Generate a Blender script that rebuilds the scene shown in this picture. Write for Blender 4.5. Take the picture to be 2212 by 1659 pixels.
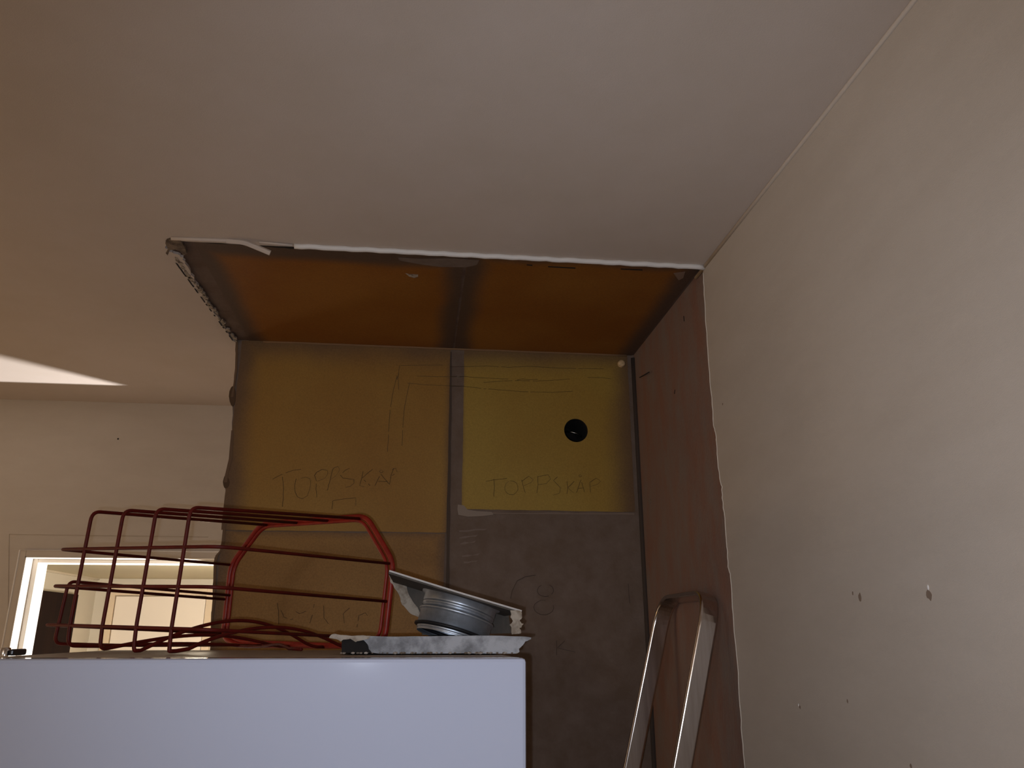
import bpy, bmesh, math, random
from mathutils import Vector, Matrix
from mathutils.geometry import tessellate_polygon
random.seed(7)
for o in list(bpy.data.objects): bpy.data.objects.remove(o)
sc = bpy.context.scene
COL = sc.collection

# ------------------------------------------------------------------ camera, world, lights, exposure
CAMZ = 1.8
F, PITCH, ROLL, YAW = 1689.24, 0.309, -0.0028, -0.1189
FW = Vector((-math.sin(YAW)*math.cos(PITCH), math.cos(YAW)*math.cos(PITCH), math.sin(PITCH)))
R0 = Vector((math.cos(YAW), math.sin(YAW), 0)); U0 = R0.cross(FW)
RT = math.cos(ROLL)*R0 + math.sin(ROLL)*U0
UP = -math.sin(ROLL)*R0 + math.cos(ROLL)*U0
CAM = Vector((0, 0, CAMZ))
cd = bpy.data.cameras.new('camera'); cam = bpy.data.objects.new('camera', cd); COL.objects.link(cam)
m3 = Matrix((RT, UP, -FW)).transposed()
cam.matrix_world = Matrix.Translation(CAM) @ m3.to_4x4()
cd.sensor_fit = 'HORIZONTAL'; cd.sensor_width = 36; cd.lens = F/2212*36; cd.clip_start = 0.01
sc.camera = cam
sc.view_settings.view_transform = 'Standard'; sc.view_settings.look = 'None'
sc.view_settings.gamma = 1; sc.view_settings.use_curve_mapping = False
sc.view_settings.exposure = 0.0
w = bpy.data.worlds.new('world'); sc.world = w; w.use_nodes = True
w.node_tree.nodes['Background'].inputs[0].default_value = (0.02, 0.022, 0.03, 1)
w.node_tree.nodes['Background'].inputs[1].default_value = 0.3

def lamp(name, loc, power, col, radius):
    d = bpy.data.lights.new(name, 'POINT'); d.energy = power; d.color = col; d.shadow_soft_size = radius
    o = bpy.data.objects.new(name, d); COL.objects.link(o); o.location = loc; return o
# the phone's own flash, a centimetre and a half beside the lens
fl = lamp('phone_flash', CAM - RT*0.0146 - UP*0.0116, 15.0, (0.80, 0.87, 1.0), 0.003)
fl.data.type = 'SPOT'; fl.data.spot_size = math.radians(112); fl.data.spot_blend = 1.0
fl.rotation_euler = (FW + RT*0.12 - UP*0.10).to_track_quat('-Z', 'Y').to_euler()
# added fill lights, unseen: warm behind the camera, warmer out at the left
lamp('fill_behind_camera', (-1.0, -1.3, 2.2), 15.0, (1.0, 0.87, 0.72), 0.12)
lamp('warm_fill_left', (-2.05, 1.3, 1.5), 5.6, (1.0, 0.60, 0.20), 0.12)
# low lamp just inside the hallway, beside the doorway (throws the wedge on the kitchen ceiling)
lamp('hallway_table_lamp', (-0.388, 2.77, 1.2), 128.0, (1.0, 0.98, 0.97), 0.012)
lamp('hallway_fill', (-1.0, 4.1, 2.0), 18.0, (1.0, 0.84, 0.62), 0.08)  # added unseen fill to brighten the hallway

# ------------------------------------------------------------------ helpers
def ray(px, py): return FW + (px-1106)/F*RT - (py-829.5)/F*UP
def onX(px, py, v): d = ray(px, py); return CAM + d*(v/d.x)
def onY(px, py, v): d = ray(px, py); return CAM + d*(v/d.y)
def onZ(px, py, v): d = ray(px, py); return CAM + d*((v-CAMZ)/d.z)
def onN(px, py, n, dist): d = ray(px, py); return CAM + d*(dist/d.dot(n))

def nodes(name):
    m = bpy.data.materials.new(name); m.use_nodes = True
    return m, m.node_tree.nodes, m.node_tree.links, m.node_tree.nodes['Principled BSDF']
def mat(name, col, rough=0.6, metal=0.0, noise=None, bump=0.0, bscale=200.0, stretch=(1,1,1), coat=0.0, var=None, vscale=3.0, spec=0.5):
    """noise = (second colour, scale, contrast low, high); var = slight broad variation amount"""
    m, N, L, B = nodes(name)
    B.inputs['Base Color'].default_value = (*col, 1); B.inputs['Roughness'].default_value = rough
    B.inputs['Metallic'].default_value = metal; B.inputs['Coat Weight'].default_value = coat
    B.inputs['Specular IOR Level'].default_value = spec
    g = N.new('ShaderNodeNewGeometry'); mp = N.new('ShaderNodeMapping'); mp.inputs['Scale'].default_value = stretch
    L.new(g.outputs['Position'], mp.inputs[0])
    last = None
    if noise:
        c2, s, lo, hi = noise
        t = N.new('ShaderNodeTexNoise'); t.inputs['Scale'].default_value = s; t.inputs['Detail'].default_value = 8; t.inputs['Roughness'].default_value = .65
        L.new(mp.outputs[0], t.inputs['Vector'])
        r = N.new('ShaderNodeMapRange'); r.inputs[1].default_value = lo; r.inputs[2].default_value = hi
        L.new(t.outputs['Fac'], r.inputs[0])
        x = N.new('ShaderNodeMix'); x.data_type = 'RGBA'; x.inputs[6].default_value = (*col, 1); x.inputs[7].default_value = (*c2, 1)
        L.new(r.outputs[0], x.inputs[0]); L.new(x.outputs[2], B.inputs['Base Color']); last = x.outputs[2]
    if bump:
        t = N.new('ShaderNodeTexNoise'); t.inputs['Scale'].default_value = bscale; t.inputs['Detail'].default_value = 4
        L.new(mp.outputs[0], t.inputs['Vector'])
        b = N.new('ShaderNodeBump'); b.inputs['Strength'].default_value = bump; b.inputs['Distance'].default_value = 0.001
        L.new(t.outputs['Fac'], b.inputs['Height']); L.new(b.outputs[0], B.inputs['Normal'])
    return m

def panel_mat(name, core, edge, rect, ax, soft, tint=None, speck=0.25, centre=None):
    """bare board: core colour inside rect (min a, min b, max a, max b on world axes ax) with stained edges"""
    m, N, L, B = nodes(name)
    B.inputs['Roughness'].default_value = 0.55
    B.inputs['Specular IOR Level'].default_value = 0.25
    g = N.new('ShaderNodeNewGeometry'); s = N.new('ShaderNodeSeparateXYZ'); L.new(g.outputs['Position'], s.inputs[0])
    nz = N.new('ShaderNodeTexNoise'); nz.inputs['Scale'].default_value = 6; nz.inputs['Detail'].default_value = 6
    L.new(g.outputs['Position'], nz.inputs['Vector'])
    def math_(op, a, b=None, clamp=False):
        n = N.new('ShaderNodeMath'); n.operation = op; n.use_clamp = clamp
        for i, v in enumerate((a, b)):
            if v is None: continue
            if isinstance(v, (int, float)): n.inputs[i].default_value = v
            else: L.new(v, n.inputs[i])
        return n.outputs[0]
    A, Bx = s.outputs[ax[0]], s.outputs[ax[1]]
    dists = [math_('SUBTRACT', A, rect[0]), math_('SUBTRACT', rect[2], A), math_('SUBTRACT', Bx, rect[1]), math_('SUBTRACT', rect[3], Bx)]
    d = None
    for i, q in enumerate(dists):
        q = math_('DIVIDE', q, soft[i])
        d = q if d is None else math_('MINIMUM', d, q)
    jit = math_('MULTIPLY', math_('SUBTRACT', nz.outputs['Fac'], 0.5), 0.8)
    d = math_('ADD', d, jit)
    r = N.new('ShaderNodeMapRange'); r.interpolation_type = 'SMOOTHSTEP'; r.inputs[1].default_value = 0; r.inputs[2].default_value = 1
    L.new(d, r.inputs[0])
    # broad mottling between two tones
    n2 = N.new('ShaderNodeTexNoise'); n2.inputs['Scale'].default_value = 3.2; n2.inputs['Detail'].default_value = 5
    L.new(g.outputs['Position'], n2.inputs['Vector'])
    x0 = N.new('ShaderNodeMix'); x0.data_type = 'RGBA'; x0.inputs[6].default_value = (*core, 1); x0.inputs[7].default_value = (*(tint or core), 1)
    r2 = N.new('ShaderNodeMapRange'); r2.inputs[1].default_value = .38; r2.inputs[2].default_value = .62; L.new(n2.outputs['Fac'], r2.inputs[0])
    L.new(r2.outputs[0], x0.inputs[0])
    x = N.new('ShaderNodeMix'); x.data_type = 'RGBA'; x.inputs[6].default_value = (*edge, 1)
    L.new(x0.outputs[2], x.inputs[7]); L.new(r.outputs[0], x.inputs[0])
    # fine fibre specks
    n3 = N.new('ShaderNodeTexNoise'); n3.inputs['Scale'].default_value = 260; n3.inputs['Detail'].default_value = 3
    L.new(g.outputs['Position'], n3.inputs['Vector'])
    r3 = N.new('ShaderNodeMapRange'); r3.inputs[1].default_value = .3; r3.inputs[2].default_value = .7
    r3.inputs[3].default_value = 1-speck; r3.inputs[4].default_value = 1+speck; L.new(n3.outputs['Fac'], r3.inputs[0])
    v = N.new('ShaderNodeVectorMath'); v.operation = 'SCALE'; L.new(x.outputs[2], v.inputs[0]); L.new(r3.outputs[0], v.inputs['Scale'])
    L.new(v.outputs[0], B.inputs['Base Color'])
    bp = N.new('ShaderNodeBump'); bp.inputs['Strength'].default_value = .3; bp.inputs['Distance'].default_value = .0006
    L.new(n3.outputs['Fac'], bp.inputs['Height']); L.new(bp.outputs[0], B.inputs['Normal'])
    return m

def link(name, me, material, parent=None, smooth=False, **props):
    o = bpy.data.objects.new(name, me); COL.objects.link(o)
    if material: me.materials.append(material)
    if smooth:
        for p in me.polygons: p.use_smooth = True
    if parent:
        o.parent = parent
        o.matrix_parent_inverse = parent.matrix_world.inverted() if False else Matrix.Translation(-parent.location)
    for k, v in props.items(): o[k] = v
    return o
def from_bm(name, bm, material, parent=None, smooth=False, **props):
    bmesh.ops.recalc_face_normals(bm, faces=bm.faces[:])
    me = bpy.data.meshes.new(name); bm.to_mesh(me); bm.free()
    return link(name, me, material, parent, smooth, **props)
def thing(name, loc, label, cat, group=None):
    o = bpy.data.objects.new(name, None); COL.objects.link(o); o.location = loc; o['label'] = label; o['category'] = cat
    o.empty_display_size = .05
    if group: o['group'] = group
    return o
def box(bm, lo, hi, M=None, bevel=0.0, seg=2):
    r = bmesh.ops.create_cube(bm, size=1)
    vs = r['verts']
    lo, hi = Vector(lo), Vector(hi)
    for v in vs: v.co = Vector(((v.co[i]+.5)*(hi[i]-lo[i])+lo[i] for i in range(3)))
    if bevel:
        es = {e for v in vs for e in v.link_edges}
        r2 = bmesh.ops.bevel(bm, geom=list(es), offset=bevel, segments=seg, affect='EDGES', profile=.5)
        vs = list({v for f in r2['faces'] for v in f.verts} | {v for v in vs if v.is_valid})
    if M is not None:
        for v in vs: v.co = M @ v.co
def boxo(name, lo, hi, material, parent=None, M=None, bevel=0.0, **props):
    bm = bmesh.new(); box(bm, lo, hi, M, bevel); return from_bm(name, bm, material, parent, **props)
def poly_slab(bm, loops, vec):
    """closed outline(s) of 3-D points (first outer, rest holes) extruded by vec"""
    tris = tessellate_polygon([[p for p in l] for l in loops])
    flat = [p for l in loops for p in l]
    a = [bm.verts.new(p) for p in flat]; b = [bm.verts.new(p+vec) for p in flat]
    for t in tris:
        try:
            bm.faces.new([a[i] for i in t]); bm.faces.new([b[i] for i in reversed(t)])
        except ValueError: pass
    k = 0
    for l in loops:
        n = len(l)
        for i in range(n):
            j = (i+1) % n
            bm.faces.new([a[k+i], a[k+j], b[k+j], b[k+i]])
        k += n
def fillet(pts, r, n=5, closed=False):
    out = []; N_ = len(pts)
    rr = r if isinstance(r, (list, tuple)) else [r]*N_
    for i, p in enumerate(pts):
        if not closed and i in (0, N_-1): out.append(p); continue
        a, b = pts[i-1], pts[(i+1) % N_]
        da, db = (a-p), (b-p); q = min(rr[i], da.length*.49, db.length*.49)
        if q < 1e-5: out.append(p); continue
        A, B_ = p+da.normalized()*q, p+db.normalized()*q
        for k in range(n+1):
            t = k/n; out.append(A*(1-t)**2 + p*2*t*(1-t) + B_*t*t)
    return out
def sweep(bm, pts, prof, closed=False, up=None, cap=True):
    """prof: list of (a,b); frames by parallel transport, or a fixed 'a' axis = up"""
    n = len(pts); rings = []; prev = None
    for i, p in enumerate(pts):
        if closed: t = (pts[(i+1) % n]-pts[i-1]).normalized()
        else: t = (pts[min(i+1, n-1)]-pts[max(i-1, 0)]).normalized()
        if up is not None: a = up
        else:
            if prev is None: prev = t.orthogonal().normalized()
            a = (prev - t*prev.dot(t)).normalized(); prev = a
        b = t.cross(a).normalized()
        rings.append([bm.verts.new(p + a*q[0] + b*q[1]) for q in prof])
    m = len(prof)
    for i in range(n if closed else n-1):
        r0, r1 = rings[i], rings[(i+1) % n]
        for k in range(m): bm.faces.new([r0[k], r0[(k+1) % m], r1[(k+1) % m], r1[k]])
    if not closed and cap:
        bm.faces.new(rings[0]); bm.faces.new(list(reversed(rings[-1])))
def circ(r, n=10): return [(r*math.cos(2*math.pi*k/n), r*math.sin(2*math.pi*k/n)) for k in range(n)]
def tubeo(name, pts, r, material, parent=None, closed=False, **props):
    bm = bmesh.new(); sweep(bm, pts, circ(r), closed); return from_bm(name, bm, material, parent, True, **props)
def lathe(bm, prof, M, n=64, close=False):
    rings = [[bm.verts.new(M @ Vector((r*math.cos(2*math.pi*k/n), r*math.sin(2*math.pi*k/n), z))) for k in range(n)] for r, z in prof]
    for i in range(len(rings)-1 + (1 if close else 0)):
        a, b = rings[i], rings[(i+1) % len(rings)]
        for k in range(n): bm.faces.new([a[k], a[(k+1) % n], b[(k+1) % n], b[k]])
def ragged(p0, p1, n, amp, axis, rnd=random, smooth=.5):
    out = []; v = 0
    for i in range(n+1):
        t = i/n; v = v*smooth + rnd.uniform(-amp, amp)*(1-smooth*.5)
        out.append(p0.lerp(p1, t) + axis*(v if 0 < i < n else 0))
    return out
X, Y, Z = Vector((1,0,0)), Vector((0,1,0)), Vector((0,0,1))

# ------------------------------------------------------------------ measures (metres; the lens is at 0, 0, 1.8)
CEIL = 2.5; XR = 0.55; YE = 1.401; YB = 1.893; YF = 2.484; XL = -2.3; YN = -2.2; WT = 0.10
# materials
M_ceil = mat('ceiling_paint', (.64, .555, .495), .75, noise=((.605, .52, .45), 5, .35, .65), bump=.25, bscale=500)
M_wall = mat('wall_paint', (.60, .535, .465), .7, noise=((.565, .50, .43), 6, .35, .65), bump=.35, bscale=420, stretch=(1, 1, 3))
M_plast = mat('grey_plaster', (.155, .108, .078), .85, noise=((.205, .155, .128), 22, .36, .72), bump=.8, bscale=160)
M_red = mat('red_brown_plaster', (.27, .142, .10), .85, noise=((.25, .19, .16), 9, .36, .64), bump=1, bscale=120, stretch=(2, 2, .8))
M_torn = mat('torn_plaster', (.42, .36, .29), .9, noise=((.16, .12, .09), 90, .45, .6), bump=1, bscale=300)
M_caulk = mat('white_caulk', (.80, .78, .76), .5, bump=.4, bscale=120)
M_trim = mat('white_trim', (.74, .68, .60), .45)
M_casing = mat('painted_casing', (.60, .53, .45), .5)
M_dark = mat('dark_void', (.012, .009, .008), .9)
M_brown = mat('dark_brown_veneer', (.016, .007, .005), .8, noise=((.011, .005, .004), 12, .4, .6), stretch=(1, 1, .15), spec=.1)
M_floor = mat('grey_brown_floor', (.25, .19, .14), .5, noise=((.18, .13, .09), 6, .4, .6))
M_pencil = mat('pencil', (.075, .045, .02), .8)
M_pencil_s = mat('pencil_soft', (.13, .085, .04), .8)
M_hall = mat('hallway_paint', (.56, .50, .40), .7, noise=((.54, .485, .38), 3, .35, .65))
M_hallc = mat('hallway_ceiling_paint', (.52, .45, .29), .7)

# ------------------------------------------------------------------ structure
def S(name, bm, m, **k): return from_bm(name, bm, m, None, kind='structure', **k)
# ceiling: one painted layer with the torn outline of the removed cabinet
rnd = random.Random(3)
fa, fb = onZ(1522, 579.5, CEIL-.006), onZ(374, 519.5, CEIL-.006)
fa.x = XR; fa.z = fb.z = CEIL
front = ragged(fa, fb, 60, .0014, Y, rnd)
leftp = [onZ(px, py, CEIL) for px, py in [(362, 516), (359, 527), (364, 536), (374, 540), (384, 544), (396, 551), (401, 563), (413, 588), (425, 605), (438, 626), (452, 650), (463, 671), (476, 690), (488, 708), (497, 722), (503, 731), (509, 735)]]
jl = []
for i in range(len(leftp)-1):
    for k in range(3):
        q = leftp[i].lerp(leftp[i+1], k/3)
        jl.append(q + X*rnd.uniform(-.0028, .0028))
jl = sorted(jl, key=lambda p: p.y) + [Vector((-.4665, YB, CEIL)), Vector((-.456, YF, CEIL))]
def strip(bm, A, B, vec):
    for i in range(len(A)-1):
        q = [A[i], A[i+1], B[i+1], B[i]]
        f = [bm.verts.new(p) for p in q] + [bm.verts.new(p+vec) for p in q]
        for k in ((0, 1, 2, 3), (7, 6, 5, 4), (0, 4, 5, 1), (2, 6, 7, 3)): bm.faces.new([f[j] for j in k])
bm = bmesh.new(); dz_ = Z*-.006; xs_ = jl[0].x; ys_ = jl[0].y
for p in front:
    if p.x < xs_: p.x = xs_
strip(bm, [p+dz_ for p in front], [Vector((p.x, YN, CEIL))+dz_ for p in front], Z*.0055)
strip(bm, [p+dz_ for p in jl], [Vector((XL, p.y, CEIL))+dz_ for p in jl], Z*.0055)
xm_ = front[-1].x; strip(bm, [Vector((XL, YN, CEIL))+dz_, Vector((XL, ys_, CEIL))+dz_], [Vector((xm_, YN, CEIL))+dz_, Vector((xm_, ys_, CEIL))+dz_], Z*.0055)
strip(bm, [Vector((xs_, front[-1].y, CEIL))+dz_, Vector((xs_+.02, front[-1].y, CEIL))+dz_], [Vector((xs_, ys_, CEIL))+dz_, Vector((xs_+.004, ys_, CEIL))+dz_], Z*.0055)
ceiling = S('ceiling', bm, M_ceil)
raw = boxo('raw_board', (-.52, YE-.12, CEIL), (XR+.1, YB+.02, CEIL+.03), mat('ceiling_filler', (.115, .07, .05), .85, noise=((.16, .11, .085), 14, .4, .65), bump=.6, bscale=150), ceiling)
boxo('slab', (XL-.1, YN-.1, CEIL+.03), (XR+.1, YF+.2, CEIL+.12), M_ceil, ceiling)
boxo('slab', (XL-.1, YN-.1, CEIL-.0005), (-.52, YF, CEIL+.03), M_ceil, ceiling)
OR1, OR2 = (.255, .092, .016), (.30, .125, .024)
EDG = (.105, .065, .045)
def panel(name, lo, hi, m, parent, ax, hole=None, thick=.0015):
    pass
# orange bare boards on the alcove ceiling
for (x0, x1, sl) in ((-.425, .062, .03), (.088, .535, .03)):
    m = panel_mat('orange_board', OR1, EDG, (x0, YE+.0 if x0 < 0 else YE-.04, x1, YB+.03), (0, 1), (.05, .05, .045, .02), OR2, .10)
    boxo('board', (x0-.01, YE-.03, CEIL-.0012), (x1+.01, YB, CEIL+.001), m, raw)
# torn gypsum paper along the left cut, chips and dark gaps
bm = bmesh.new()
for i in range(26):
    t = (i+.5)/26; a = Vector((-.482+.016*t, YE+.03+(YB-YE-.03)*t, CEIL-.0068)) + X*rnd.uniform(-.002, .004)
    if rnd.random() < .2: continue
    L_ = rnd.uniform(.006, .016); W_ = rnd.uniform(.002, .0055)
    pts = [a+Vector((rnd.uniform(-W_, W_)*.5+W_*math.cos(q), L_*math.sin(q), 0)) for q in [k*math.pi/4 for k in range(8)]]
    poly_slab(bm, [pts], Z*.004)
from_bm('torn_paper', bm, M_torn, ceiling, kind='stuff')
bm = bmesh.new()
for i in range(17):
    t = (i+.5)/17; t = t+rnd.uniform(-.02, .02); a = Vector((-.4885+.017*t, YE+.05+(YB-YE-.06)*t, CEIL-.0072))
    L_ = rnd.uniform(.004, .015)
    if rnd.random() < .25: continue
    poly_slab(bm, [[a+Vector((-.0012, -L_, 0)), a+Vector((.0012, -L_*.7, 0)), a+Vector((.0014, L_, 0)), a+Vector((-.0008, L_*.8, 0))]], Z*.001)
from_bm('torn_gap', bm, M_dark, ceiling, kind='stuff')
# stub of torn plaster in the corner
bm = bmesh.new()
poly_slab(bm, [[onZ(px, py, CEIL-.007) for px, py in [(360, 517), (372, 513), (390, 519), (398, 533), (404, 548), (397, 552), (389, 543), (378, 539), (366, 541), (362, 552), (358, 547), (363, 538), (357, 526)]]], Z*.006)
from_bm('plaster_stub', bm, mat('dirty_plaster', (.24, .18, .13), .9, noise=((.1, .07, .05), 60, .42, .6), bump=1, bscale=200), ceiling, label='crumbling torn plaster at the corner of the cut')
# dark slit above the bead and the beads themselves
bm = bmesh.new()
poly_slab(bm, [ragged(onZ(375, 519, CEIL-.0015), onZ(640, 538, CEIL-.0015), 20, .003, Y, rnd) + list(reversed(ragged(onZ(372, 514, CEIL-.0015), onZ(640, 528, CEIL-.0015), 6, .0005, Y, rnd)))], Z*.001)
from_bm('torn_gap', bm, M_dark, ceiling)
bm = bmesh.new(); n_ = 60
P0, P1 = onZ(636, 531.5, CEIL-.009), onZ(1521, 577.5, CEIL-.009)
pts = [P0.lerp(P1, i/n_) + Y*(.0012*math.sin(i*1.7)+rnd.uniform(-.0006, .0006)) + Z*rnd.uniform(-.0004, .0004) for i in range(n_+1)]
sweep(bm, pts, circ(.0052, 8)); bead = from_bm('trim_1', bm, M_caulk, None, True, kind='structure', label='white bead of caulk along the ceiling cut')
bm = bmesh.new(); pts = [onZ(px, py, CEIL-.0085) for px, py in [(370, 515), (430, 517.5), (480, 519.5), (515, 521)]]
sweep(bm, pts, circ(.0036, 8)); from_bm('bead', bm, M_ceil, bead, True)
bm = bmesh.new(); pts = [onZ(px, py, CEIL-.0085) for px, py in [(560, 523.5), (600, 527), (632, 530)]]
sweep(bm, pts, circ(.0022, 8)); from_bm('bead', bm, M_ceil, bead, True)
pts = fillet([onZ(490, 520, CEIL-.009), onZ(528, 523, CEIL-.011), onZ(552, 533, CEIL-.016), onZ(584, 546.5, CEIL-.024)], .02)
bm = bmesh.new(); sweep(bm, pts, [(a*.0040, b*.0040) for a, b in [(-1, -.6), (-.8, -1), (.8, -1), (1, -.6), (1, .6), (.8, 1), (-.8, 1), (-1, .6)]], up=None)
from_bm('loose_strip', bm, M_ceil, bead, False, label='loose end of the strip hanging down')
# little paint flecks and slits on the raw board near the bead
for (x0, y0, x1, y1) in [(961, 564, 1000, 567), (1184, 575, 1243, 579), (1341, 580, 1388, 583), (1138, 571, 1150, 573)]:
    bm = bmesh.new(); poly_slab(bm, [[onZ(x0, y0, CEIL-.0013), onZ(x1, y1-1, CEIL-.0013), onZ(x1, y1+1.2, CEIL-.0013), onZ(x0, y0+2, CEIL-.0013)]], Z*-.0004)
    from_bm('slit', bm, M_dark, raw)
bm = bmesh.new(); poly_slab(bm, [[onZ(x, y, CEIL-.0013) for x, y in [(876, 590), (884, 592), (903, 593), (903, 598), (895, 600), (884, 597)]]], Z*-.0006)
from_bm('paint_fleck', bm, M_torn, raw)
bm = bmesh.new(); poly_slab(bm, [[onZ(x, y, CEIL-.0013) for x, y in [(860, 556), (905, 559), (975, 558), (1035, 562), (1030, 572), (1005, 577), (950, 576), (905, 570), (862, 562)]]], Z*-.0006)
from_bm('filler_patch', bm, M_plast, raw)
bm = bmesh.new(); poly_slab(bm, [[onZ(x, y, CEIL-.0013) for x, y in [(1455, 590), (1480, 587), (1476, 600), (1466, 605)]]], Z*-.0006)
from_bm('filler_patch', bm, mat('pale_filler', (.26, .17, .12), .8), raw)
# pale joint where the alcove ceiling meets the wall
pts = [Vector((-.40+i*.0465, YB-.0025, CEIL-.0025+rnd.uniform(-.0006, .0006))) for i in range(21)]
tubeo('joint_bead', pts, .0026, mat('joint_filler', (.24, .14, .07), .8), raw)

# wall_back: the stub wall of a hollow shaft behind the missing cabinets, with a round hole
HC = onY(1244, 930, YB); HR = 26/F*ray(1244, 930).dot(FW)*(YB/ray(1244, 930).y)
edge = [onY(px, py, YB) for px, py in [(510, 733), (508, 800), (504, 835), (499, 858), (503, 880), (500, 930), (495, 990), (488, 1020), (484, 1042), (489, 1060), (485, 1110), (479, 1170), (475, 1190), (466, 1200), (462, 1215), (460, 1290), (456, 1340), (455, 1405)]]
edge2 = []
for i in range(len(edge)-1):
    for k in range(3): edge2.append(edge[i].lerp(edge[i+1], k/3) + X*rnd.uniform(-.0016, .0016))
zb = edge[-1]; edge2 += [zb, Vector((zb.x+.002, YB, 0))]
outer = [Vector((XR+.05, YB, 0)), Vector((XR+.05, YB, CEIL))] + [Vector((edge2[0].x, YB, CEIL))] + edge2
hole = [HC + X*HR*math.cos(2*math.pi*k/48) + Z*HR*math.sin(2*math.pi*k/48) for k in range(48)]
bm = bmesh.new(); poly_slab(bm, [outer, list(reversed(hole))], Y*.03)
wall_back = S('wall_back', bm, M_plast)
boxo('shaft_side', (-.445, YB+.03, 0), (-.425, YF, CEIL), M_wall, wall_back)
# thin remains of paint and plaster on the outer corner
bm = bmesh.new()
for a, b, w_ in [(0, 3, .003), (5, 8, .004), (10, 13, .004), (13, 17, .0035)]:
    l1 = [edge[i] - Y*.001 for i in range(a, b+1)]
    poly_slab(bm, [l1 + [p + X*(w_*(1+rnd.uniform(0, 1))) for p in reversed(l1)]], Y*-.0012)
from_bm('paint_remains', bm, mat('stained_filler', (.15, .09, .05), .8), wall_back)
for c in [(502, 856, 7, 22), (488, 1041, 7, 14)]:
    bm = bmesh.new(); poly_slab(bm, [[onY(c[0]+c[2]*math.cos(q)*(1+rnd.uniform(-.2, .2)), c[1]+c[3]*math.sin(q), YB-.002) for q in [k*math.pi/6 for k in range(12)]]], Y*.003)
    from_bm('chipped_spot', bm, mat('chip_brown', (.09, .05, .025), .85), wall_back)

YW_ = YB-.0016
def wall_panel(name, x0, z0, x1, z1, m, holed=False, rag=0.0008):
    lo = [Vector((x0, YW_, z0)), Vector((x1, YW_, z0)), Vector((x1, YW_, z1)), Vector((x0, YW_, z1))]
    pts = []
    for i in range(4):
        a, b = lo[i], lo[(i+1) % 4]; ax_ = Z if i % 2 == 0 else X
        pts += ragged(a, b, 24, rag, ax_, rnd)[:-1]
    bm = bmesh.new(); poly_slab(bm, [pts] + ([[p - Y*.0016 for p in reversed(hole)]] if holed else []), Y*.0016)
    return from_bm(name, bm, m, wall_back)
YC1, YC2 = (.36, .225, .042), (.39, .262, .052)
YO1, YO2 = (.315, .165, .035), (.35, .20, .045)
E2 = (.16, .095, .05)
zc = CAMZ
pL = onY(512, 1145, YB); pR = onY(1185, 1103, YB); xs0 = onY(969, 930, YB).x; xs1 = onY(1000, 930, YB).x
m = panel_mat('ochre_board', YO1, E2, (-.455, pL.z-.2, xs0+.012, CEIL+.02), (0, 2), (.07, .03, .03, .10), YO2, .09)
wall_panel('board', -.452, pL.z, xs0, CEIL-.002, m)
m = panel_mat('ochre_board_lower', (.27, .14, .04), E2, (-.455, 1.2, xs0+.006, pL.z+.01), (0, 2), (.06, .04, .03, .035), (.32, .175, .05), .12)
wall_panel('board', -.448, 1.35, xs0-.003, pL.z-.003, m)
m = panel_mat('yellow_board', YC1, E2, (xs1-.01, pR.z-.02, .545, CEIL+.015), (0, 2), (.02, .09, .02, .09), YC2, .09)
wall_panel('board', xs1, pR.z, .532, CEIL-.002, m, True)
# pale torn line under the yellow board, darker ledge
bm = bmesh.new(); poly_slab(bm, [[onY(x, y, YW_) for x, y in [(989, 1090), (1002, 1092), (1010, 1101), (1030, 1104), (1062, 1106), (1066, 1112), (1040, 1115), (1010, 1116), (990, 1112), (988, 1100)]]], Y*-.0008)
from_bm('filler_patch', bm, mat('pale_plaster', (.31, .255, .21), .85), wall_back)
bm = bmesh.new(); a, b = onY(1000, 1107, YB-.0008), onY(1370, 1109, YB-.0008)
poly_slab(bm, [ragged(a, b, 40, .0012, Z, rnd)+[b-Z*.003, a-Z*.003]], Y*-.0008)
from_bm('filler_ridge', bm, mat('ridge_filler', (.24, .18, .14), .85), wall_back)
# recessed joint left of the grey strip
bm = bmesh.new(); poly_slab(bm, [ragged(onY(969, 760, YB-.0004), onY(962, 1400, YB-.0004), 30, .0008, X, rnd) + list(reversed(ragged(onY(976, 760, YB-.0004), onY(970, 1400, YB-.0004), 30, .0012, X, rnd)))], Y*-.0006)
from_bm('joint', bm, mat('joint_dark', (.085, .06, .045), .9), wall_back)
# brush swipes of filler at left of the grey field
for i, (x, y, l) in enumerate([(992, 1146, 60), (992, 1160, 40), (994, 1173, 34), (998, 1200, 38), (1002, 1214, 30)]):
    bm = bmesh.new(); poly_slab(bm, [[onY(x+l*t, y-4*t+1.6*math.sin(9*t+i), YB) for t in (0, .3, .6, 1)] + [onY(x+l*t, y-4*t+3+1.2*math.sin(7*t), YB) for t in (.9, .6, .3, 0)]], Y*-.0008)
    from_bm('filler_swipe', bm, mat('swipe', (.225, .175, .15), .85), wall_back)
# dark seam filler in the corner between back and right wall
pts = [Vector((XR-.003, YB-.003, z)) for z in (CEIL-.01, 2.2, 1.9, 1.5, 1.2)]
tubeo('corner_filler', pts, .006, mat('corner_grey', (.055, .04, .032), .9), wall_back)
# wooden plug, screw
PP = onY(1341, 787, YB); bm = bmesh.new()
lathe(bm, [(0.0001, .011), (.0075, .0115), (.0092, .0095), (.0095, 0), (.0095, -.005)], Matrix.Translation(PP+Y*.0) @ Matrix.Rotation(math.radians(90), 4, 'X'), 12)
from_bm('wall_plug', bm, mat('beige_plug', (.72, .52, .28), .6, noise=((.5, .36, .2), 200, .4, .6)), wall_back, True, label='small round beige plug near the alcove corner')
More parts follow.
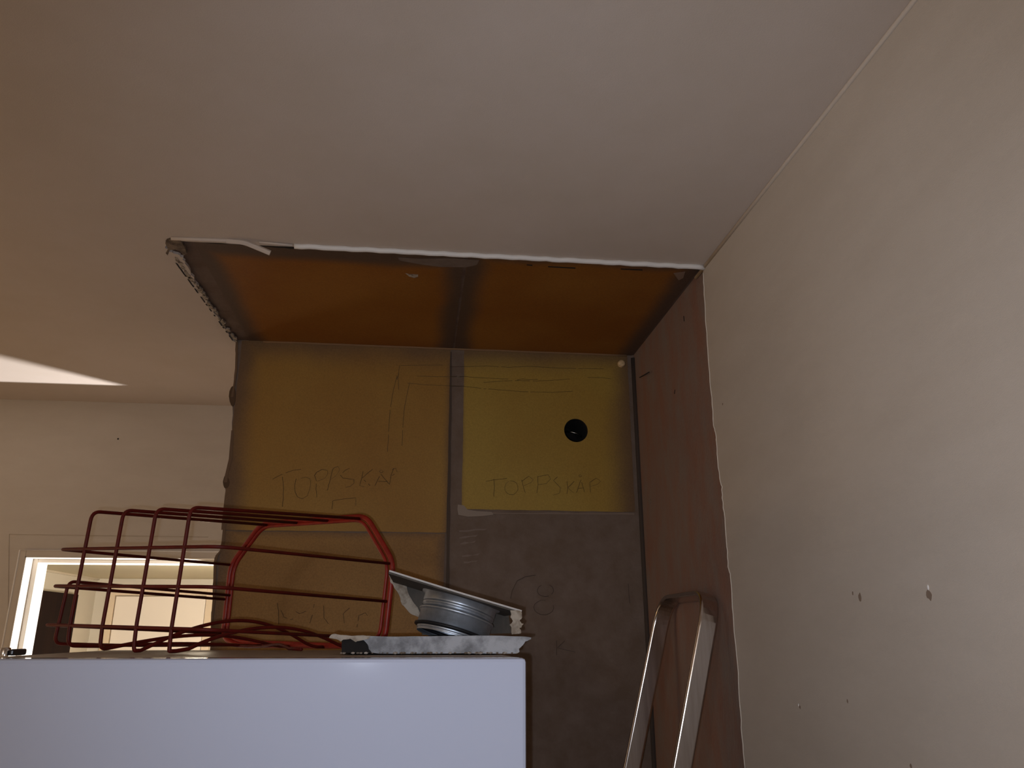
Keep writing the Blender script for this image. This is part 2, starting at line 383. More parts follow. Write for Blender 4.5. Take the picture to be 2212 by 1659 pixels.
# hole's darkness painted as a black sleeve and backing, plus a glinting pipe
bm = bmesh.new(); lathe(bm, [(HR-.0006, 0), (HR-.0006, .13)], Matrix.Translation(HC-Y*.001) @ Matrix.Rotation(math.radians(-90), 4, 'X'), 40)
from_bm('hole_shade_sleeve', bm, M_dark, wall_back)
boxo('void_back', (HC.x-.25, YB+.32, HC.z-.25), (HC.x+.25, YB+.33, HC.z+.25), M_dark, wall_back)
a, b_, c_ = onY(1222, 932, YB+.07), onY(1243, 934.5, YB+.06), onY(1260, 945, YB+.07)
tubeo('pipe', fillet([a, b_, c_], .02), .0024, mat('pipe_metal', (.32, .29, .26), .25, 1), wall_back, label='thin shiny pipe inside the round hole')

# pencil writing and lines on the boards
def stroke_obj(name, lines, org, sc_, m, wd=.0011, **k):
    bm = bmesh.new()
    for ln in lines:
        P_ = [onY(org[0]+x/sc_, org[1]+y/sc_, YW_-.0002) for x, y in ln]
        q = []
        for i in range(len(P_)-1):
            n = max(1, int((P_[i+1]-P_[i]).length/.006))
            for t in range(n): q.append(P_[i].lerp(P_[i+1], t/n)+Z*rnd.uniform(-.0004, .0004)+X*rnd.uniform(-.0004, .0004))
        q.append(P_[-1])
        run = []
        for p in q + [None]:
            if p is None or rnd.random() < .035:
                if len(run) > 1:
                    sweep(bm, run, [(a*wd*.5, b*.0002) for a, b in ((-1, -1), (1, -1), (1, 1), (-1, 1))], up=None)
                run = [p] if p is not None else []
            if p is not None and (not run or (p-run[-1]).length > 1e-5): run.append(p)
    return from_bm(name, bm, m, wall_back, **k)
def ell(cx, cy, rx, ry, a0=0, a1=360, n=12):
    return [(cx+rx*math.cos(math.radians(a0+(a1-a0)*i/n)), cy+ry*math.sin(math.radians(a0+(a1-a0)*i/n))) for i in range(n+1)]
stroke_obj('pencil_writing', [[(590, 1245), (640, 1215), (700, 1190), (760, 1170), (830, 1160)], [(672, 1225), (680, 1300), (678, 1400), (672, 1480)],
    [(790, 1240), (775, 1300), (780, 1350), (800, 1395), (840, 1412), (885, 1385), (905, 1330), (912, 1270), (905, 1240), (870, 1228), (830, 1238)],
    [(945, 1210), (962, 1260), (958, 1330), (965, 1400)], [(945, 1212), (965, 1185), (1010, 1160), (1055, 1170), (1060, 1195), (1035, 1235), (970, 1262)],
    [(1100, 1165), (1078, 1250), (1055, 1340)], [(1095, 1170), (1110, 1148), (1145, 1135), (1160, 1165), (1130, 1215), (1080, 1250)],
    [(1245, 1150), (1205, 1170), (1165, 1210), (1190, 1235), (1280, 1245), (1282, 1280), (1250, 1305), (1210, 1315)],
    [(1365, 1150), (1350, 1230), (1330, 1300), (1370, 1310)], [(1440, 1160), (1350, 1235), (1420, 1300)],
    [(1460, 1300), (1510, 1200), (1580, 1285)], [(1490, 1262), (1570, 1265)], ell(1515, 1178, 14, 12), [(1585, 1290), (1600, 1210), (1620, 1150)], [(1605, 1165), (1640, 1150), (1650, 1185), (1605, 1215)]],
    (440, 720), 3.95, M_pencil, label='faint pencil word TOPPSKÅP on the left board')
stroke_obj('pencil_mark', [[(1095, 1500), (1100, 1430), (1200, 1412), (1300, 1405), (1295, 1470)]], (440, 720), 3.95, M_pencil)
stroke_obj('pencil_line', [[(1670, 275), (1655, 400)], [(1680, 275), (1850, 272), (2040, 270)], [(1650, 360), (1620, 480), (1590, 650), (1580, 800), (1568, 1010)],
    [(1755, 430), (1740, 500), (1715, 620), (1700, 760), (1692, 960)], [(1665, 350), (1640, 400)], [(1660, 400), (1665, 480)], [(1820, 365), (2000, 370), (2200, 372)], [(1740, 425), (1900, 440), (2200, 450)]], (440, 720), 3.95, M_pencil_s)
stroke_obj('pencil_line', [[(100, 228), (200, 228), (350, 222), (500, 232), (650, 225), (850, 238), (1150, 243)], [(100, 295), (200, 295), (330, 305), (500, 312)],
    [(330, 335), (460, 325), (560, 322), (700, 325), (850, 318), (920, 312)], [(1040, 302), (1100, 300), (1200, 310)], [(100, 360), (200, 362), (330, 378), (600, 398), (800, 403), (940, 395)],
    [(560, 320), (600, 310), (640, 318), (700, 314)]], (940, 720), 3.16, M_pencil)
stroke_obj('pencil_writing', [[(345, 1010), (420, 998), (490, 990)], [(400, 995), (405, 1050), (400, 1115)], ell(520, 1055, 46, 48, -100, 250),
    [(590, 1000), (600, 1040), (615, 1090)], [(590, 1010), (640, 975), (670, 1000), (655, 1020), (605, 1040)], [(700, 975), (702, 1030), (695, 1090)], [(700, 978), (770, 965), (788, 995), (760, 1025), (705, 1035)],
    [(835, 980), (808, 1005), (855, 1055), (850, 1090), (805, 1105)], [(900, 1010), (905, 1050), (900, 1095)], [(950, 1010), (905, 1055), (945, 1088)],
    [(965, 1088), (995, 1000), (1020, 1085)], [(975, 1060), (1010, 1055)], ell(990, 972, 9, 8), [(1055, 1015), (1060, 1085)], [(1060, 1015), (1100, 988), (1130, 1010), (1110, 1030), (1062, 1045)]],
    (940, 720), 3.16, M_pencil, label='faint pencil word TOPPSKÅP on the right board')
stroke_obj('pencil_writing', [[(870, 1060), (882, 1160), (880, 1260)], [(905, 1130), (930, 1190), (990, 1215), (1045, 1205)], [(1045, 1140), (1080, 1160), (1140, 1135)], [(1215, 1070), (1200, 1170), (1175, 1250)],
    [(1305, 1085), (1310, 1200), (1350, 1255)], [(1550, 1105), (1490, 1160), (1500, 1250)], [(1640, 1170), (1620, 1290)], [(1645, 1175), (1700, 1150), (1720, 1180)]], (400, 1060), 4.366, M_pencil)
stroke_obj('pencil_writing', [[(565, 465), (500, 475), (450, 500), (420, 560), (410, 610)], ell(625, 560, 50, 38, -60, 240), ell(615, 665, 62, 46, -20, 280), [(1137, 520), (1142, 590), (1148, 640)],
    [(695, 870), (695, 960)], [(745, 870), (700, 915), (760, 930), (810, 942)]], (960, 1080), 2.865, mat('graphite', (.085, .062, .05), .8), wd=.0014, label='pencil numerals on the grey plaster')

# wall_right: painted layer with torn edge, raw plaster beyond it
ep = [onX(px, py, XR) for px, py in [(1521, 579), (1524, 620), (1527, 680), (1530, 720), (1534, 790), (1541, 860), (1545, 920), (1548, 930), (1551, 950), (1553, 990), (1558, 1030), (1563, 1052), (1564, 1075), (1569, 1120), (1574, 1180), (1577, 1225), (1582, 1245), (1586, 1310), (1591, 1380), (1597, 1430), (1602, 1520), (1607, 1590), (1613, 1659)]]
e3 = []
for i in range(len(ep)-1):
    for k in range(4): e3.append(ep[i].lerp(ep[i+1], k/4) + Y*rnd.uniform(-.0016, .0016))
e3[0] = Vector((XR, fa.y, CEIL-.004)); e3.append(ep[-1]); e3.append(Vector((XR, ep[-1].y, 0)))
bm = bmesh.new(); poly_slab(bm, [[Vector((XR-.003, YN, 0)), Vector((XR-.003, YN, CEIL-.003))] + [p-X*.003 for p in e3]], X*.003)
wall_right = S('wall_right', bm, M_wall)
boxo('raw_plaster', (XR, YN, 0), (XR+.1, YB, CEIL+.0), M_red, wall_right)
bm = bmesh.new(); sweep(bm, [p - X*.003 for p in e3[1:-1]], circ(.0011, 6)); from_bm('paint_lip', bm, mat('lip_white', (.72, .66, .58), .6), wall_right, True)
# ceiling joint along the right wall
bm = bmesh.new(); sweep(bm, [Vector((XR-.004, y, CEIL-.0085)) for y in (YN, -1, 0, 1, YE)], circ(.0035, 8)); from_bm('caulk_joint', bm, mat('joint_paint', (.66, .58, .50), .6), wall_right, True)
# dents, holes, nail
for (px, py, r) in [(1858, 1290, .0035), (2007, 1285, .004), (1728, 1527, .0018), (1831, 1515, .0016), (1561, 873, .0018), (1842, 1281, .0016), (1968, 1655, .0018)]:
    c = onX(px, py, XR-.003); bm = bmesh.new()
    poly_slab(bm, [[c + Y*r*(1+rnd.uniform(-.3, .3))*math.cos(q) + Z*r*1.4*(1+rnd.uniform(-.3, .3))*math.sin(q) for q in [k*math.pi/5 for k in range(10)]]], X*-.0003)
    from_bm('screw_hole', bm, mat('hole_brown', (.26, .19, .14), .9), wall_right)
for (px, py, r) in [(2005, 1269, .0022), (1725, 1523, .0016)]:
    c = onX(px, py, XR-.003); bm = bmesh.new()
    bmesh.ops.create_icosphere(bm, subdivisions=1, radius=r, matrix=Matrix.Translation(c) @ Matrix.Diagonal((.5, .7, 1.5, 1)))
    from_bm('paint_chip', bm, M_caulk, wall_right)
tubeo('nail', [onX(1384, 813, XR+.001)+Y*.01, onX(1402, 804, XR-.010)+Y*.0], .0013, M_dark, wall_right, label='dark nail sticking out of the raw wall')
for a, b in [((1477, 683), (1478, 694)), ((1458, 842), (1457, 851))]:
    tubeo('nail_mark', [onX(*a, XR-.0004), onX(*b, XR-.0004)], .0009, M_dark, wall_right)
for (px, py, s_) in [(1402, 826, .004), (1404, 1083, .006), (1238, 1205, 0)]:
    if not s_: continue
    c = onX(px, py, XR); bm = bmesh.new(); poly_slab(bm, [[c + Y*s_*2*math.cos(q)*(1+rnd.uniform(-.3, .3)) + Z*s_*math.sin(q) for q in [k*math.pi/4 for k in range(8)]]], X*-.0006)
    from_bm('filler_fleck', bm, mat('fleck', (.24, .18, .15), .9), wall_right)

# wall_far with the doorway to the hallway
DX0, DX1, DZ = -1.133, -.575, 2.018
bm = bmesh.new()
box(bm, (XL, YF, 0), (DX0, YF+WT, CEIL)); box(bm, (DX1, YF, 0), (XR+.1, YF+WT, CEIL)); box(bm, (DX0, YF, DZ), (DX1, YF+WT, CEIL))
wall_far = S('wall_far', bm, M_wall)
c = onY(255, 948, YF); bm = bmesh.new(); lathe(bm, [(.0001, .001), (.0025, .001), (.0028, 0)], Matrix.Translation(c) @ Matrix.Rotation(math.radians(90), 4, 'X'), 8); from_bm('nail_hole', bm, M_dark, wall_far)
# faint shadow line round the casing, painted on as a thin strip
bm = bmesh.new(); P_ = [onY(16, 1400, YF), onY(20, 1154, YF), onY(450, 1160, YF)]
sweep(bm, [p - Y*.0003 for p in P_], [(-.0006, -.0012), (.0006, -.0012), (.0006, .0012), (-.0006, .0012)]); from_bm('casing_shadow_line', bm, mat('shadow_line_tone', (.5, .43, .35), .7), wall_far)
# casing and jamb
def frame(name, x0, x1, zt, w_, y0, y1, m, parent=None, right=True, bev=.0015, **k):
    bm = bmesh.new(); box(bm, (x0-w_, y0, 0), (x0, y1, zt+w_), None, bev)
    box(bm, (x0, y0, zt), (x1, y1, zt+w_), None, bev)
    if right: box(bm, (x1, y0, 0), (x1+w_, y1, zt+w_), None, bev)
    return from_bm(name, bm, m, parent, **k)
trim = frame('trim_2', DX0, DX1, DZ, .018, YF-.012, YF, M_casing, kind='structure', label='narrow door casing of the doorway')
bm = bmesh.new(); sweep(bm, [Vector((DX0-.018, YF-.012, 0)), Vector((DX0-.018, YF-.012, DZ+.018)), Vector((DX1+.018, YF-.012, DZ+.018))], circ(.0024, 6)); from_bm('lit_edge', bm, mat('lit_edge_white', (.85, .82, .78), .35), trim)  # white bead paints the lit bevel along the casing edge
JX = .003
bm = bmesh.new(); box(bm, (DX0, YF-.012, 0), (DX0+JX, YF+WT, DZ)); box(bm, (DX0, YF-.012, DZ-JX), (DX1, YF+WT, DZ)); box(bm, (DX1-JX, YF-.012, 0), (DX1, YF+WT, DZ))
from_bm('jamb', bm, M_trim, trim)
frame('door_stop', DX0+.017, DX1-.003, DZ-.014, .014, YF+.035, YF+WT, M_trim, trim, right=False)

# hallway
HZ, HY, HX0 = 2.16, 5.705, -2.13
bm = bmesh.new(); box(bm, (HX0-.1, YF+WT, HZ), (1.2, HY+.1, HZ+.1)); S('ceiling_hallway', bm, M_hallc)
bm = bmesh.new(); box(bm, (HX0-.1, YF+WT, 0), (HX0, HY, HZ)); whl = S('wall_hallway_left', bm, M_hall)
bm = bmesh.new(); box(bm, (HX0-.1, HY, 0), (1.2, HY+.1, HZ)); S('wall_hallway_end', bm, M_hall)
bm = bmesh.new(); box(bm, (1.1, YF+WT, 0), (1.2, HY, HZ)); S('wall_hallway_right', bm, M_hall)
bm = bmesh.new(); box(bm, (-2.13, YF+WT, 0), (DX0-.02, YF+WT+.01, HZ)); S('wall_hallway_near', bm, M_hall)
# cornice strip along the hallway wall
boxo('cornice', (HX0, YF+WT, HZ-.012), (HX0+.012, HY, HZ), mat('cornice', (.5, .43, .32), .6), whl)
# dark door in the left wall of the hallway
bm = bmesh.new(); box(bm, (HX0, 3.9, 0), (HX0+.03, 5.36, 2.04), None, .003); door1 = S('door_1', bm, M_brown, label='dark brown door in the lit hallway')
tubeo('door_handle', fillet([Vector((HX0+.03, 5.27, 1.0)), Vector((HX0+.08, 5.27, 1.0)), Vector((HX0+.08, 5.15, 1.0))], .02), .009, mat('handle_metal', (.6, .58, .55), .3, 1), door1)
# white door with casing at the hallway's end
bm = bmesh.new(); box(bm, (-1.99, HY-.02, 0), (-1.41, HY, 2.045), None, .003); door2 = S('door_2', bm, mat('white_door', (.80, .70, .58), .4), label='pale flush door at the end of the hallway')
frame('door_frame', -1.995, -1.405, 2.05, .05, HY-.03, HY, mat('door2_frame', (.66, .52, .36), .5), door2)
tubeo('door_handle', fillet([Vector((-1.47, HY-.02, 1.0)), Vector((-1.47, HY-.07, 1.0)), Vector((-1.59, HY-.07, 1.0))], .02), .009, mat('handle_metal2', (.6, .58, .55), .3, 1), door2)

# rest of the kitchen
bm = bmesh.new(); box(bm, (XL-.1, YN, 0), (XL, YF, CEIL)); S('wall_left', bm, M_wall)
bm = bmesh.new(); box(bm, (XL-.1, YN-.1, 0), (XR+.1, YN, CEIL)); S('wall_front', bm, M_wall)
bm = bmesh.new(); box(bm, (XL-.1, YN-.1, -.08), (1.2, HY+.1, 0)); S('floor', bm, M_floor)

# ------------------------------------------------------------------ refrigerator
FY = math.radians(-3.0)
fd = Vector((math.sin(FY), math.cos(FY), 0)); fr = Vector((math.cos(FY), -math.sin(FY), 0))
FT = CAMZ-.0268                                    # top
corner = onZ(1137.5, 1421.5, FT); corner.z = 0      # front right corner
FWID, FDEP = .60, .50
ang = .0058
MF = Matrix.Translation(corner + Z*FT) @ Matrix((fr, fd, Z)).transposed().to_4x4() @ Matrix.Rotation(ang, 4, 'Y') @ Matrix.Translation(-Z*FT)
M_fr = mat('fridge_enamel', (.56, .61, .77), .07, spec=.35)
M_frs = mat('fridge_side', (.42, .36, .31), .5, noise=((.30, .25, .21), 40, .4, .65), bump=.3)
fridge = thing('refrigerator', (corner + fr*(-FWID/2) + fd*(FDEP/2)), 'white enamelled refrigerator standing in front of the alcove under the basket', 'refrigerator')
boxo('cabinet', (-FWID, .055, .03), (0, FDEP, FT-.0005), M_frs, fridge, MF, .003)
boxo('door', (-FWID, 0, .06), (0, .048, FT), M_fr, fridge, MF, .0045, label='glossy white door')
boxo('gasket', (-FWID+.01, .047, .07), (-.01, .056, FT-.006), mat('gasket', (.25, .23, .22), .8), fridge, MF)
boxo('plinth', (-FWID+.01, .03, 0), (-.01, FDEP-.02, .06), mat('plinth', (.05, .05, .05), .7), fridge, MF)
hp = MF.inverted() @ onZ(20, 1411, FT+.006)
bm = bmesh.new(); box(bm, (max(hp.x-.06, -FWID+.002), hp.y-.02, FT), (hp.x+.012, hp.y+.02, FT+.0075), MF, .002)
hg = from_bm('hinge_cover', bm, mat('hinge_black', (.03, .03, .035), .3), fridge)
bm = bmesh.new(); lathe(bm, [(.0001, .0095), (.005, .009), (.0062, .007), (.0062, 0)], MF @ Matrix.Translation((hp.x, hp.y-.012, FT)), 16)
from_bm('hinge_pin', bm, mat('chrome', (.8, .8, .82), .12, 1), hg, True)

# ------------------------------------------------------------------ red wire basket lying on the refrigerator
def eul(a, b, g): return Matrix.Rotation(a, 3, 'Z') @ Matrix.Rotation(b, 3, 'X') @ Matrix.Rotation(g, 3, 'Y')
SB = 1.75
BC = Vector((-.2283, .6775, .0436))*SB; BR = eul(-.5027, -.0205, .0272)
Wb, Wr, Lb, Hb, Hr = [q*SB for q in (.1724, .2059, .2289, .1112, .1437)]
def BP(u, w_, h):
    W = Wb+(Wr-Wb)*w_; H = Hb+(Hr-Hb)*w_
    return CAM + BR @ Vector(((u-.5)*W, w_*Lb, (h-.5)*H+.0038*SB*w_)) + BC
M_bask = mat('red_plastic_coating', (.12, .007, .004), .5, spec=.3, noise=((.08, .005, .003), 60, .4, .65))
def top_z(p):
    q = MF.inverted() @ p; return (MF @ Vector((q.x, q.y, FT))).z
def rest(pts, rad):
    return [Vector((p.x, p.y, max(p.z, top_z(p)+rad+.0006))) for p in pts]
bl = BP(.5, .5, 0); bl.z = top_z(bl)
basket = thing('wire_basket', bl, 'red plastic coated wire basket lying on top of the white refrigerator', 'basket')
hb = .115
M_rim = mat('red_rim_coating', (.30, .018, .009), .4, spec=.4, noise=((.2, .012, .007), 60, .4, .65))
rimp = [BP(0, 1, .70), BP(.17, 1, 1.015), BP(.835, 1, 1.045), BP(1.015, 1, .71), BP(1.0, 1, hb+.06), BP(.9, 1, hb), BP(.1, 1, hb), BP(0.015, 1, hb+.05)]
tubeo('rim', rest(fillet(rimp, .02, 5, True), .0052), .0052, M_rim, basket, True)
rimq = [p.lerp(BP(.5, .93, .55), .055) for p in rimp]
tubeo('rim_wire', rest(fillet(rimq, .02, 5, True), .0032), .0032, M_rim, basket, True)
us = [.171, .380, .588, .797]
bows = [.03, .10, .21, .17]
ends = [(.28, hb), (.45, hb), (.66, hb), (.86, hb)]
for i, u in enumerate(us):
    low = [BP(u+(ends[i][0]-u)*t, t, hb*t + bows[i]*math.sin(math.pi*min(1, t*1.08))**1.0) for t in (.15, .3, .45, .6, .75, .9, 1)]
    ur = .215+.195*i
    pts = [BP(ur, 1.0, 1.0+.045*(ur-.17)), BP(u, 0, .995), BP(u, 0, .16)] + [BP(u+.01, .0, .02-.02*i)] + low
    pts = fillet(pts, [0, .014, .01, .012]+[.03]*7, 6)
    tubeo('wire', rest(pts, .0027), .0027, M_bask, basket)
for h, hr, rr in [(.712, .70, .012), (.4395, .4395, .012), (.1594, .19, .012)]:
    pts = fillet([BP(0, 1, hr), BP(0, 0, h), BP(1, 0, h), BP(1, 1, hr)], [0, rr, .03, 0], 6)
    tubeo('wire', rest(pts, .0027), .0025, M_bask, basket)
pts = fillet([BP(.03, 1, .47), BP(.09, 0.01, .475), BP(.075, .01, .03), BP(.12, .3, .05), BP(.2, 1, hb)], [0, .012, .012, .05, 0], 6)
tubeo('wire', rest(pts, .0027), .0025, M_bask, basket)
pts = fillet([BP(.97, .5, .02), BP(.75, .62, .12), BP(.4, .8, .09), BP(.06, .93, hb)], .06, 6)
tubeo('wire', rest(pts, .0027), .0025, M_bask, basket)

# ------------------------------------------------------------------ plasterboard offcut and duct collar plate on the refrigerator
n0 = fd; D0 = 1.10
def PL(px, py, dist): return onN(px, py, n0, dist)
M_gyp = mat('grey_gypsum', (.46, .475, .51), .85, noise=((.20, .205, .22), 26, .42, .62), bump=1, bscale=180)
M_paper = mat('torn_card', (.46, .40, .33), .9, noise=((.25, .2, .15), 70, .42, .62), bump=1, bscale=220)
M_under = mat('underside_shade', (.07, .06, .05), .8, noise=((.12, .10, .08), 30, .4, .7))  # shade under the plate put into the colour of board and flange
oc = PL(930, 1415, D0+.08); oc.z = FT
off = thing('plasterboard_offcut', oc, 'long torn grey plasterboard strip lying flat on the refrigerator', 'rubble')
def jag(pts, n, a, closed=True):
    o_ = []
    for i in range(len(pts) - (0 if closed else 1)):
        p, q = pts[i], pts[(i+1) % len(pts)]
        for k in range(n): o_.append((p[0]+(q[0]-p[0])*k/n+rnd.uniform(-a, a), p[1]+(q[1]-p[1])*k/n+rnd.uniform(-a, a)))
    return o_
lip = jag([(780, 1374), (860, 1375), (960, 1374), (1060, 1373), (1128, 1375), (1148, 1377), (1147, 1381), (1135, 1386), (1129, 1394), (1121, 1402), (1122, 1408), (1114, 1413), (1100, 1414.5)], 3, .45, False) + \
      jag([(1100, 1414.5), (1000, 1411.5), (900, 1413.5), (830, 1412.5), (803, 1410), (797, 1402), (795, 1392), (786, 1383), (775, 1381), (780, 1374)], 2, .7, False)
bm = bmesh.new(); poly_slab(bm, [[Vector((p.x, p.y, max(p.z, top_z(p)+.0012))) for p in [PL(x, y, D0) for x, y in lip]]], n0*.010)
from_bm('front_face', bm, M_gyp, off)
bm = bmesh.new(); poly_slab(bm, [[PL(x, y, D0-.003) for x, y in jag([(711, 1377), (716, 1371), (723, 1369), (735, 1372), (760, 1373), (785, 1373), (800, 1374), (797, 1380), (775, 1384), (768, 1387), (757, 1380), (742, 1381), (736, 1386), (728, 1381)], 2, .8)]], n0*.004)
from_bm('torn_paper', bm, M_paper, off, label='ragged brown paper at the left end')
boxl = [PL(806, 1404, D0+.012), PL(1105, 1404, D0+.012), PL(1105, 1409, D0+.012), PL(806, 1408, D0+.012)]
def sit(pts): return [Vector((p.x, p.y, max(p.z, top_z(p)+.0012))) for p in pts]
bm = bmesh.new(); poly_slab(bm, [[Vector((p.x, p.y, max(p.z, top_z(p)+.0012))) for p in [PL(738, 1382, D0+.008), PL(806, 1380, D0+.008), PL(806, 1411, D0+.008), PL(738, 1410, D0+.008)]]], n0*.15); from_bm('dark_hole_block', bm, M_dark, off)  # black block paints the darkness of the hole at the left end
bm = bmesh.new(); poly_slab(bm, [sit(boxl)], n0*.15); from_bm('core', bm, M_dark, off)  # darkness behind the lip, also put into a black block
tp = [PL(812, 1377, D0+.0115), PL(1118, 1377, D0+.0115)]
tp += [tp[1]+n0*.16-fr*.02, tp[0]+n0*.15+fr*.02]
bm = bmesh.new(); zt = max(p.z for p in tp); zlow = FT+.0105
poly_slab(bm, [[Vector((p.x, p.y, zlow-.0025)) for p in tp]], Z*.002); from_bm('top_paper', bm, M_gyp, off)
bm = bmesh.new()
for i in range(34):
    t = i/33; px = 735+385*t + rnd.uniform(-4, 4); c = PL(px, 1414.5+rnd.uniform(-1, 1.5), D0-.003-rnd.uniform(0, .006)); c.z = top_z(c)+.0022
    bmesh.ops.create_icosphere(bm, subdivisions=1, radius=rnd.uniform(.0008, .0024), matrix=Matrix.Translation(c) @ Matrix.Diagonal((1.6, 1, .8, 1)))
tag_ = from_bm('crumbs', bm, mat('crumb', (.16, .12, .085), .9, noise=((.5, .45, .4), 90, .45, .6)), off, kind='stuff')

D1 = 1.135
pc = PL(985, 1340, D1+.07); pc.z = zt
plate = thing('duct_plate', pc, 'slanted torn board with round galvanised duct collar resting on the plasterboard offcut', 'duct')
pa, pb = PL(841, 1232.5, D1), PL(1127, 1319.5, D1)
sl = (pb-pa).normalized(); dn = n0.cross(sl).normalized()
if dn.z > 0: dn = -dn
DEP = .158
top = ragged(pa, pb, 30, .0008, sl, rnd)
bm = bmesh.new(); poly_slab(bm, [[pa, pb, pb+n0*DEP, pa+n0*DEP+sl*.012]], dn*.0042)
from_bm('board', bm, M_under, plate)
bm = bmesh.new(); sweep(bm, [pa+dn*.0005, pa.lerp(pb, .5)+dn*.0012, pb+dn*.0005], [(-.0007, -.0012), (.0007, -.0012), (.0007, .0012), (-.0007, .0012)])
from_bm('paper_edge', bm, M_caulk, plate)
# wavy tape line along the back of the underside
bm = bmesh.new(); q = []
for i in range(25):
    t = i/24; 
    tx = 880+t*212; ks = [(880, 1250.6), (939, 1274), (986, 1290.6), (1033, 1307), (1092, 1321)]
    j = max(k for k in range(4) if ks[k][0] <= tx+.001); f_ = (tx-ks[j][0])/(ks[j+1][0]-ks[j][0])
    q.append(PL(tx, ks[j][1]+f_*(ks[j+1][1]-ks[j][1])+1.2*math.sin(t*11), D1+DEP-.016))
sweep(bm, q, circ(.0013, 6)); from_bm('tape_edge', bm, mat('tape', (.45, .42, .28), .6), plate, True)
# back flange of the plate, torn at the left
D2 = D1+DEP-.01
bk = jag([(846, 1244), (862, 1250), (960, 1280), (1098, 1324), (1104, 1368)], 4, .6, False) + [(1104, 1368), (912, 1372)] + jag([(910, 1338), (886, 1300), (862, 1268), (846, 1244)], 2, .8, False)
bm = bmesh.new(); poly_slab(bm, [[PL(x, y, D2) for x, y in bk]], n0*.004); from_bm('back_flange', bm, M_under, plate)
bm = bmesh.new(); poly_slab(bm, [[PL(x, y, D2-.003) for x, y in jag([(841, 1236), (856, 1240), (872, 1250), (878, 1268), (884, 1286), (896, 1305), (913, 1330), (908, 1334), (890, 1328), (880, 1318), (868, 1306), (862, 1285), (848, 1262), (842, 1255)], 3, 1.0)]], n0*.003)
from_bm('torn_plaster', bm, M_paper, plate, label='crumbling plaster at the left end')
bm = bmesh.new(); poly_slab(bm, [[PL(x, y, D1-.001) for x, y in jag([(1103, 1319), (1112, 1317), (1127, 1321), (1129, 1334), (1122, 1342), (1130, 1348), (1123, 1357), (1127, 1369), (1105, 1369.5)], 3, 1.3, False) + jag([(1105, 1369.5), (1106, 1358), (1101, 1349), (1108, 1342), (1104, 1334), (1103, 1319)], 2, 1.2, False)]], n0*.003)
from_bm('torn_flap', bm, M_paper, plate, label='jagged pale paper flap at the right end')
# dark corner between collar and flap
boxo_pts = [PL(1062, 1330, D1+.12), PL(1106, 1322, D1+.12), PL(1106, 1370, D1+.12), PL(1062, 1371, D1+.12)]
# collar
cc = PL(1001, 1290, D1+.067)
on_plate = pa + sl*((cc-pa).dot(sl)) + n0*.086
RC = .0545
tilt = math.radians(-6)
ax = (dn + n0*-.10).normalized(); bx = (sl - ax*sl.dot(ax)).normalized(); by = ax.cross(bx)
MC = Matrix.Translation(on_plate + dn*.004) @ Matrix((bx, by, ax)).transposed().to_4x4()
prof = [(RC+.006, 0), (RC+.006, .002), (RC+.001, .003), (RC+.001, .013), (RC-.001, .0145), (RC+.0005, .016), (RC+.0005, .019), (RC-.0022, .0205), (RC-.0022, .0225), (RC+.002, .024), (RC+.003, .026), (RC+.002, .028), (RC, .0295), (RC, .046), (RC-.002, .047)]
bm = bmesh.new(); lathe(bm, prof, MC, 72); lathe(bm, [(RC-.003, 0), (RC-.003, .047)], MC, 72)
M_galv = mat('galvanised_steel', (.50, .55, .62), .42, .85, noise=((.36, .39, .43), 35, .4, .65), bump=.2, bscale=150)
col_ = from_bm('duct_collar', bm, M_galv, plate, True, label='round galvanised duct collar with ridges')
bm = bmesh.new(); lathe(bm, [(RC-.001, .0465), (RC+.0035, .048), (RC+.0035, .0505), (RC-.001, .052)], MC, 72)
from_bm('gasket', bm, mat('black_rubber', (.008, .008, .01), .5), col_, True, label='black rubber gasket')
bm = bmesh.new(); lathe(bm, [(RC-.001, .052), (RC-.001, .0545), (RC-.003, .0555), (RC-.002, .0565), (RC-.0025, .058)], MC, 72)
from_bm('collar_end', bm, M_galv, col_, True)
bm = bmesh.new()
for a_ in (math.radians(-52),):
    c = MC @ Vector((math.cos(a_)*(RC+.001), math.sin(a_)*(RC+.001), .018))
    bmesh.ops.create_cube(bm, size=1, matrix=Matrix.Translation(c) @ Matrix((bx, by, ax)).transposed().to_4x4() @ Matrix.Diagonal((.004, .002, .008, 1)))
from_bm('seam_clip', bm, M_dark, col_)

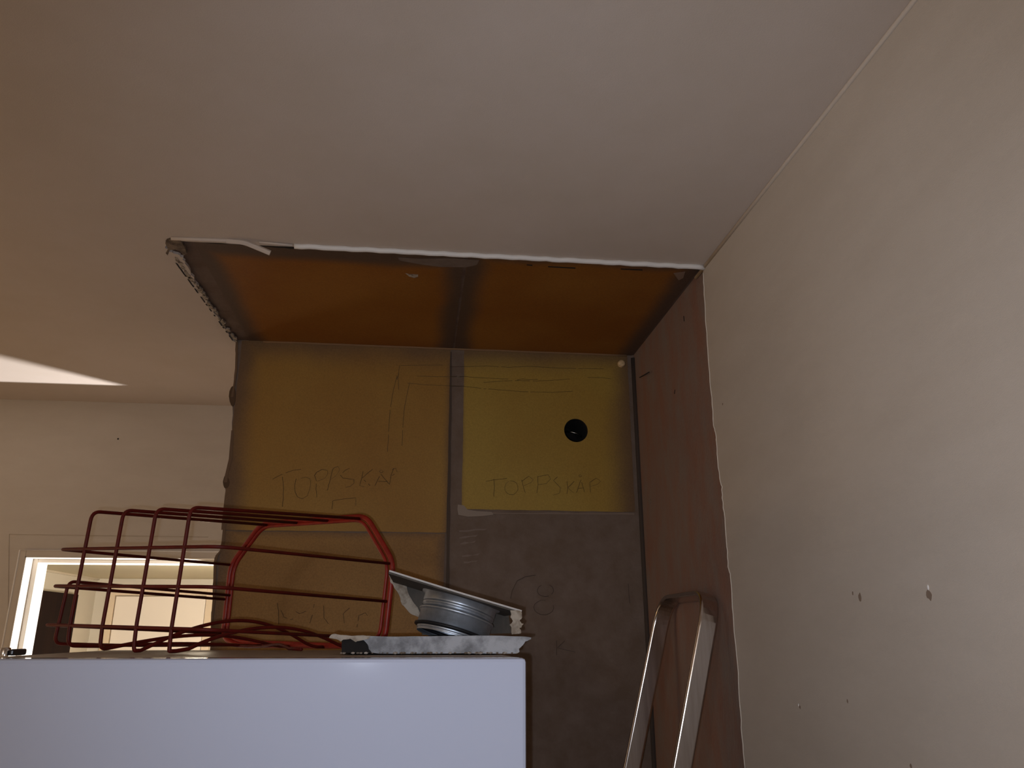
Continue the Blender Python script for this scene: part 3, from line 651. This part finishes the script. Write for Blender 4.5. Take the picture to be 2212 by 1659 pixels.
# ------------------------------------------------------------------ stepladder leaning in the alcove
ML = mat('brushed_aluminium', (.66, .61, .58), .2, 1, noise=((.54, .49, .46), 14, .4, .65), bump=.04, bscale=60, stretch=(8, 8, .5))
lean = math.radians(15.5)
dl = Vector((-math.sin(lean), 0, -math.cos(lean))); nl = Vector((math.cos(lean), 0, -math.sin(lean)))
TOPZ = CAMZ+.068; xt = XR-.019
yn, yf = 1.402, 1.685
T0 = Vector((xt, 0, TOPZ))
def LP(y, s): return Vector((T0.x, y, T0.z)) + dl*s
KN = .62
foot = Vector((.30, 0, .0))
path = [Vector((foot.x, yn, .0)), LP(yn, KN), LP(yn, 0), LP(yf, 0), LP(yf, KN), Vector((foot.x, yf, .0))]
path = fillet(path, [0, .12, .062, .062, .12, 0], 10)
lad = thing('stepladder', (.40, (yn+yf)/2, 0), 'shiny metal stepladder with looped flat handrail leaning against the raw right wall', 'ladder')
bm = bmesh.new(); hw, ht = .0175, .006
ht = .0048; hc = hw-ht; NS = 6
pr = [(hc+ht*math.sin(math.pi*k/NS), -ht*math.cos(math.pi*k/NS)) for k in range(NS+1)] + [(-hc-ht*math.sin(math.pi*k/NS), ht*math.cos(math.pi*k/NS)) for k in range(NS+1)]
NP = len(pr)
n = len(path); rings = []
for i, p in enumerate(path):
    t = (path[min(i+1, n-1)]-path[max(i-1, 0)]).normalized()
    yx = abs(t.y)
    if p.z > TOPZ-KN*.8: a = nl
    else: a = (X - t*X.dot(t)).normalized()
    b = t.cross(a).normalized(); rings.append([bm.verts.new(p+a*q[0]+b*q[1]) for q in pr])
for i in range(n-1):
    for k in range(NP): bm.faces.new([rings[i][k], rings[i][(k+1) % NP], rings[i+1][(k+1) % NP], rings[i+1][k]]).smooth = k not in (NS, NP-1)
bm.faces.new(rings[0]); bm.faces.new(rings[-1][::-1])
from_bm('handrail', bm, ML, lad, False, label='looped flat metal handrail')
for i, z in enumerate((1.02, .76, .50, .24)):
    xx = foot.x + .006
    boxo('step', (xx-.10, yn+.006, z), (xx+.03, yf-.006, z+.022), ML, lad, None, .004)
for y in (yn+.02, yf-.02):
    bm = bmesh.new(); sweep(bm, [Vector((.33, y, 1.0)), Vector((.525, y, .01))], [(-.012, -.005), (.012, -.005), (.012, .005), (-.012, .005)]); from_bm('rear_leg', bm, ML, lad)
for y in (yn, yf):
    boxo('rubber_foot', (foot.x-.022, y-.008, 0), (foot.x+.022, y+.008, .03), mat('rubber', (.03, .03, .03), .8), lad)
